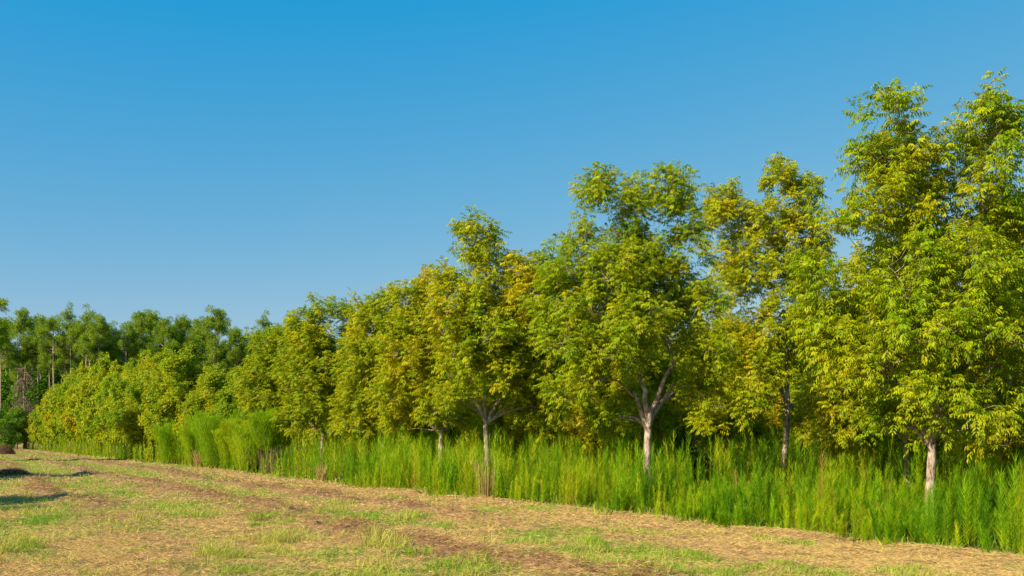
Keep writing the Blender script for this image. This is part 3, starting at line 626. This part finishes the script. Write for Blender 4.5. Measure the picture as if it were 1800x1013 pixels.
# ------------------------------------------------------------------ single plants and small things
def feathery_bush(px, y, H, W, label, seed, brown=False, tint=.3):
    rng = np.random.default_rng(seed); x = px2x(px, y); z0 = float(gz(x, y))
    root = thing('feathery_weed_bush', label, 'bush', (x, y, z0), 'tall feathery weed bushes')
    st = MB(); fo = MB(); n = 34
    bx = rng.normal(0, W * .20, (n, 2)); hh = H * rng.uniform(.7, 1.0, n)
    for i in range(n):
        b = np.array([bx[i, 0], bx[i, 1], -.05]); out = bx[i] * rng.uniform(.7, 1.3) + rng.normal(0, .12, 2)
        top = np.array([b[0] + out[0], b[1] + out[1], hh[i]]); c = np.array([b[0], b[1], hh[i] * .6])
        pts = bez(b, top, c, 8); tube(st, pts, np.linspace(.016, .005, 8), 4)
        m = 620; t = rng.uniform(.06 if not brown else .42, 1, m)
        P = np.stack([np.interp(t, np.linspace(0, 1, 8), pts[:, k]) for k in range(3)], -1)
        a = rng.uniform(0, 6.28, m); rr = .42 * np.sin(np.clip((t + .05) / 1.05, 0, 1) ** .9 * 2.8) * rng.random(m) ** .7 * (H / 3)
        o_ = np.stack([np.cos(a), np.sin(a), np.full(m, .9)], -1)
        P = P + o_ * rr[:, None] * .8
        d = norm(o_ * [.55, .55, 1] + [0, 0, .45] + rng.normal(0, .15, (m, 3)))
        slivers(fo, P, d, rng.uniform(.14, .30, m), .018, rng, np.clip(tint + .08 + rng.normal(0, .07, m) + .1 * rng.random(), 0, 1), np.clip(rng.random(m) * .5 + rng.random() * .5, 0, 1))
    st.build('stems', M_STEM if not brown else M_DEAD, root); fo.build('foliage', M_FENNEL, root)
def on_edge(px, off=0):
    y = (EDGE + off / NX) / ((px - 900) / F + .545); return y
for i, (px, H, W, lab, br, tn) in enumerate([
        (306, 3.0, 2.3, 'feathery green weed bush at the left end of the tall clump', False, .30),
        (345, 2.9, 2.0, 'lower feathery weed bush, second from the left of the tall clump', False, .38),
        (385, 3.5, 2.3, 'tallest rounded feathery weed bush in the middle of the clump', False, .26),
        (412, 2.9, 1.6, 'yellowish feathery weed bush just right of the tallest one', False, .45),
        (440, 2.4, 1.8, 'short upright pale feathery weed bush, second from the right of the clump', False, .44),
        (476, 3.3, 1.5, 'feathery weed bush on bare brown stems at the right end of the clump', True, .30)]):
    feathery_bush(px, on_edge(px, .9 + .3 * (i % 2)), H, W, lab, 400 + i, br, tn)

def tuft(name, px, y, H, n, mat, label, cat, seed, t0, t1, spread=.35, group=None, wd=.012):
    rng = np.random.default_rng(seed); x = px2x(px, y); z0 = float(gz(x, y)); mb = MB()
    a = rng.uniform(0, 6.28, n); r = rng.random(n) ** .7 * H * (.13 if H > .6 else .8)
    b = np.stack([np.cos(a) * r, np.sin(a) * r, np.full(n, -.03)], -1)
    d = norm(np.stack([np.cos(a) * rng.uniform(0, spread, n), np.sin(a) * rng.uniform(0, spread, n), np.ones(n)], -1))
    blades(mb, b, d, H * rng.uniform(.45, 1.05, n), wd, rng.uniform(0, .25, n), rng, rng.uniform(t0, t1, n), rng.random(n))
    o = mb.build(name, mat, loc=(x, y, z0)); tag(o, label, cat, group); return o
tuft('dry_grass_clump', 852, on_edge(852, .3), 1.9, 75, M_STRAW, 'tall straw coloured dry grass clump standing in the green weeds at the middle', 'grass clump', 501, 0, .6, .13)
tuft('dry_grass_clump', 352, on_edge(352, .1), 1.6, 160, M_STRAW, 'dry straw grass clump at the foot of the tall feathery bushes', 'grass clump', 502, 0, .5, .5, wd=.02)
tuft('dry_grass_clump', 565, on_edge(565, .1), 1.0, 90, M_STRAW, 'small dry grass clump at the weed edge below the rounded pecan tree', 'grass clump', 503, 0, .5, .4, wd=.015)
k = 0
for px, py, H, n, lab in [(735, 990, .22, 120, 'fresh green grass tuft at the bottom middle of the field'), (1128, 1003, .20, 90, 'single green grass tuft near the bottom edge, right of the middle'), (618, 978, .20, 150, 'round olive green grass tuft low in the field, left of the middle'),
        (480, 975, .26, 300, 'long pale green grass tuft leaning right in the near field'), (510, 985, .22, 260, 'pale yellow grass tuft beside the long leaning tuft'), (455, 918, .30, 160, 'green grass tuft growing out of the brown thatch'),
        (640, 922, .28, 110, 'small bright green grass tuft near the brown thatch row'), (1412, 990, .18, 80, 'low green grass tuft on the straw near the right weeds'), (345, 912, .36, 200, 'dense green grass tuft in the left half of the field'),
        (130, 895, .40, 110, 'upright green grass tuft at the edge of the tree shadow')]:
    y = CH * F / (py - HOR); tuft('grass_tuft', px, y, H, n, M_GRASS, lab, 'grass tuft', 520 + k, .05 if 'pale' not in lab else .3, .42 if 'pale' not in lab else .55, 1.3, 'grass tufts on the mown field', wd=.009); k += 1

def dark_shrub():
    rng = np.random.default_rng(88); y = 42; px = 1205; x = px2x(px, y)
    root = thing('dark_shrub', 'dark leafed evergreen shrub in the weeds right of the forked trunk', 'shrub', (x, y, 0))
    st = MB(); lf = MB(); cl = []
    for k in range(26):
        e = np.array([rng.normal(0, .45), rng.normal(0, .45), rng.uniform(.4, 2.1)]); cl.append(e); tube(st, bez(np.array([0, 0, 0.]), e, np.array([e[0] * .3, e[1] * .3, e[2] * .7]), 5), np.linspace(.02, .006, 5), 4)
    cl = np.array(cl); m = 110; d = norm(rng.normal(size=(len(cl), m, 3))); P = cl[:, None] + d * rng.random((len(cl), m, 1)) ** .5 * .32
    slivers(lf, P.reshape(-1, 3), norm(d + rng.normal(0, .5, d.shape)).reshape(-1, 3), .11, .06, rng, rng.random(len(cl) * m), rng.random(len(cl) * m))
    st.build('stems', M_BARK, root); lf.build('foliage', M_DARKLEAF, root)
dark_shrub()

def web_nest():
    rng = np.random.default_rng(66); y = 44.6; px = 700; x = px2x(px, y); z = py2z(668, y); mb = MB()
    n = 1600; d = norm(rng.normal(size=(n, 3))); P = d * (rng.random((n, 1)) ** .4) * [.36, .30, .40]
    P[:, 0] += -.2 * P[:, 2]
    slivers(mb, P, norm(rng.normal(size=(n, 3)) + [.2, 0, -.9]), rng.uniform(.08, .2, n), .022, rng, rng.random(n), rng.random(n))
    o = mb.build('webworm_nest', M_WEB, loc=(x, y, z)); tag(o, 'brownish pink webworm nest hanging in the pecan foliage', 'insect nest')
web_nest()

def hay_heap(px, py, W, H, label, seed, dep=None):
    rng = np.random.default_rng(seed); y = CH * F / (py - HOR); x = px2x(px, y); z0 = float(gz(x, y))
    root = thing('hay_heap', label, 'hay heap', (x, y, z0), 'heaps of brown hay on the field')
    mb = MB(); nu, nv = 26, 40; u = np.linspace(0, 1, nu); v = np.linspace(0, 2 * math.pi, nv, endpoint=False); U, V = np.meshgrid(u, v, indexing='ij')
    rr = 1 + .25 * (fbm(np.cos(V) * 1.5 + seed, np.sin(V) * 1.5, seed) - .5)
    X = np.cos(V) * U * W / 2 * rr; Y = np.sin(V) * U * W * .4 * rr
    Z = H * (1 - U ** 2.6) * (.75 + .5 * fbm(X * 1.6 + 5, Y * 1.6, seed + 1)) - .05 + .06 * (fbm(X * 6, Y * 6, seed + 2) - .5)
    i = np.arange(nu - 1)[:, None] * nv; j = np.arange(nv)[None]; k = (j + 1) % nv
    mb.add(np.stack([X, Y, Z], -1).reshape(-1, 3), np.stack([i + j, i + k, i + nv + k, i + nv + j], -1).reshape(-1, 4), 1.0, .3)
    mb.build('mound', M_STRAW, root, smooth=True)
    st = MB(); n = 2600; a = rng.uniform(0, 6.28, n); r = rng.random(n) ** .5; ii = np.clip((r * (nu - 1)).astype(int), 0, nu - 1); jj = (a / 6.2832 * nv).astype(int) % nv
    P = np.stack([X[ii, jj], Y[ii, jj], Z[ii, jj]], -1) + rng.normal(0, .03, (n, 3))
    d = norm(rng.normal(size=(n, 3)) * [1, 1, .35] + [0, 0, .1])
    slivers(st, P, d, rng.uniform(.1, .3, n), .014, rng, rng.uniform(.45, 1, n), rng.random(n))
    st.build('loose_stalks', M_STRAW, root)
hay_heap(6, 799, 3.1, 1.05, 'large dark brown hay heap at the left border by the far trees', 601)
hay_heap(20, 838, 1.7, .30, 'small dark hay heap in the tree shadow at the left', 602)
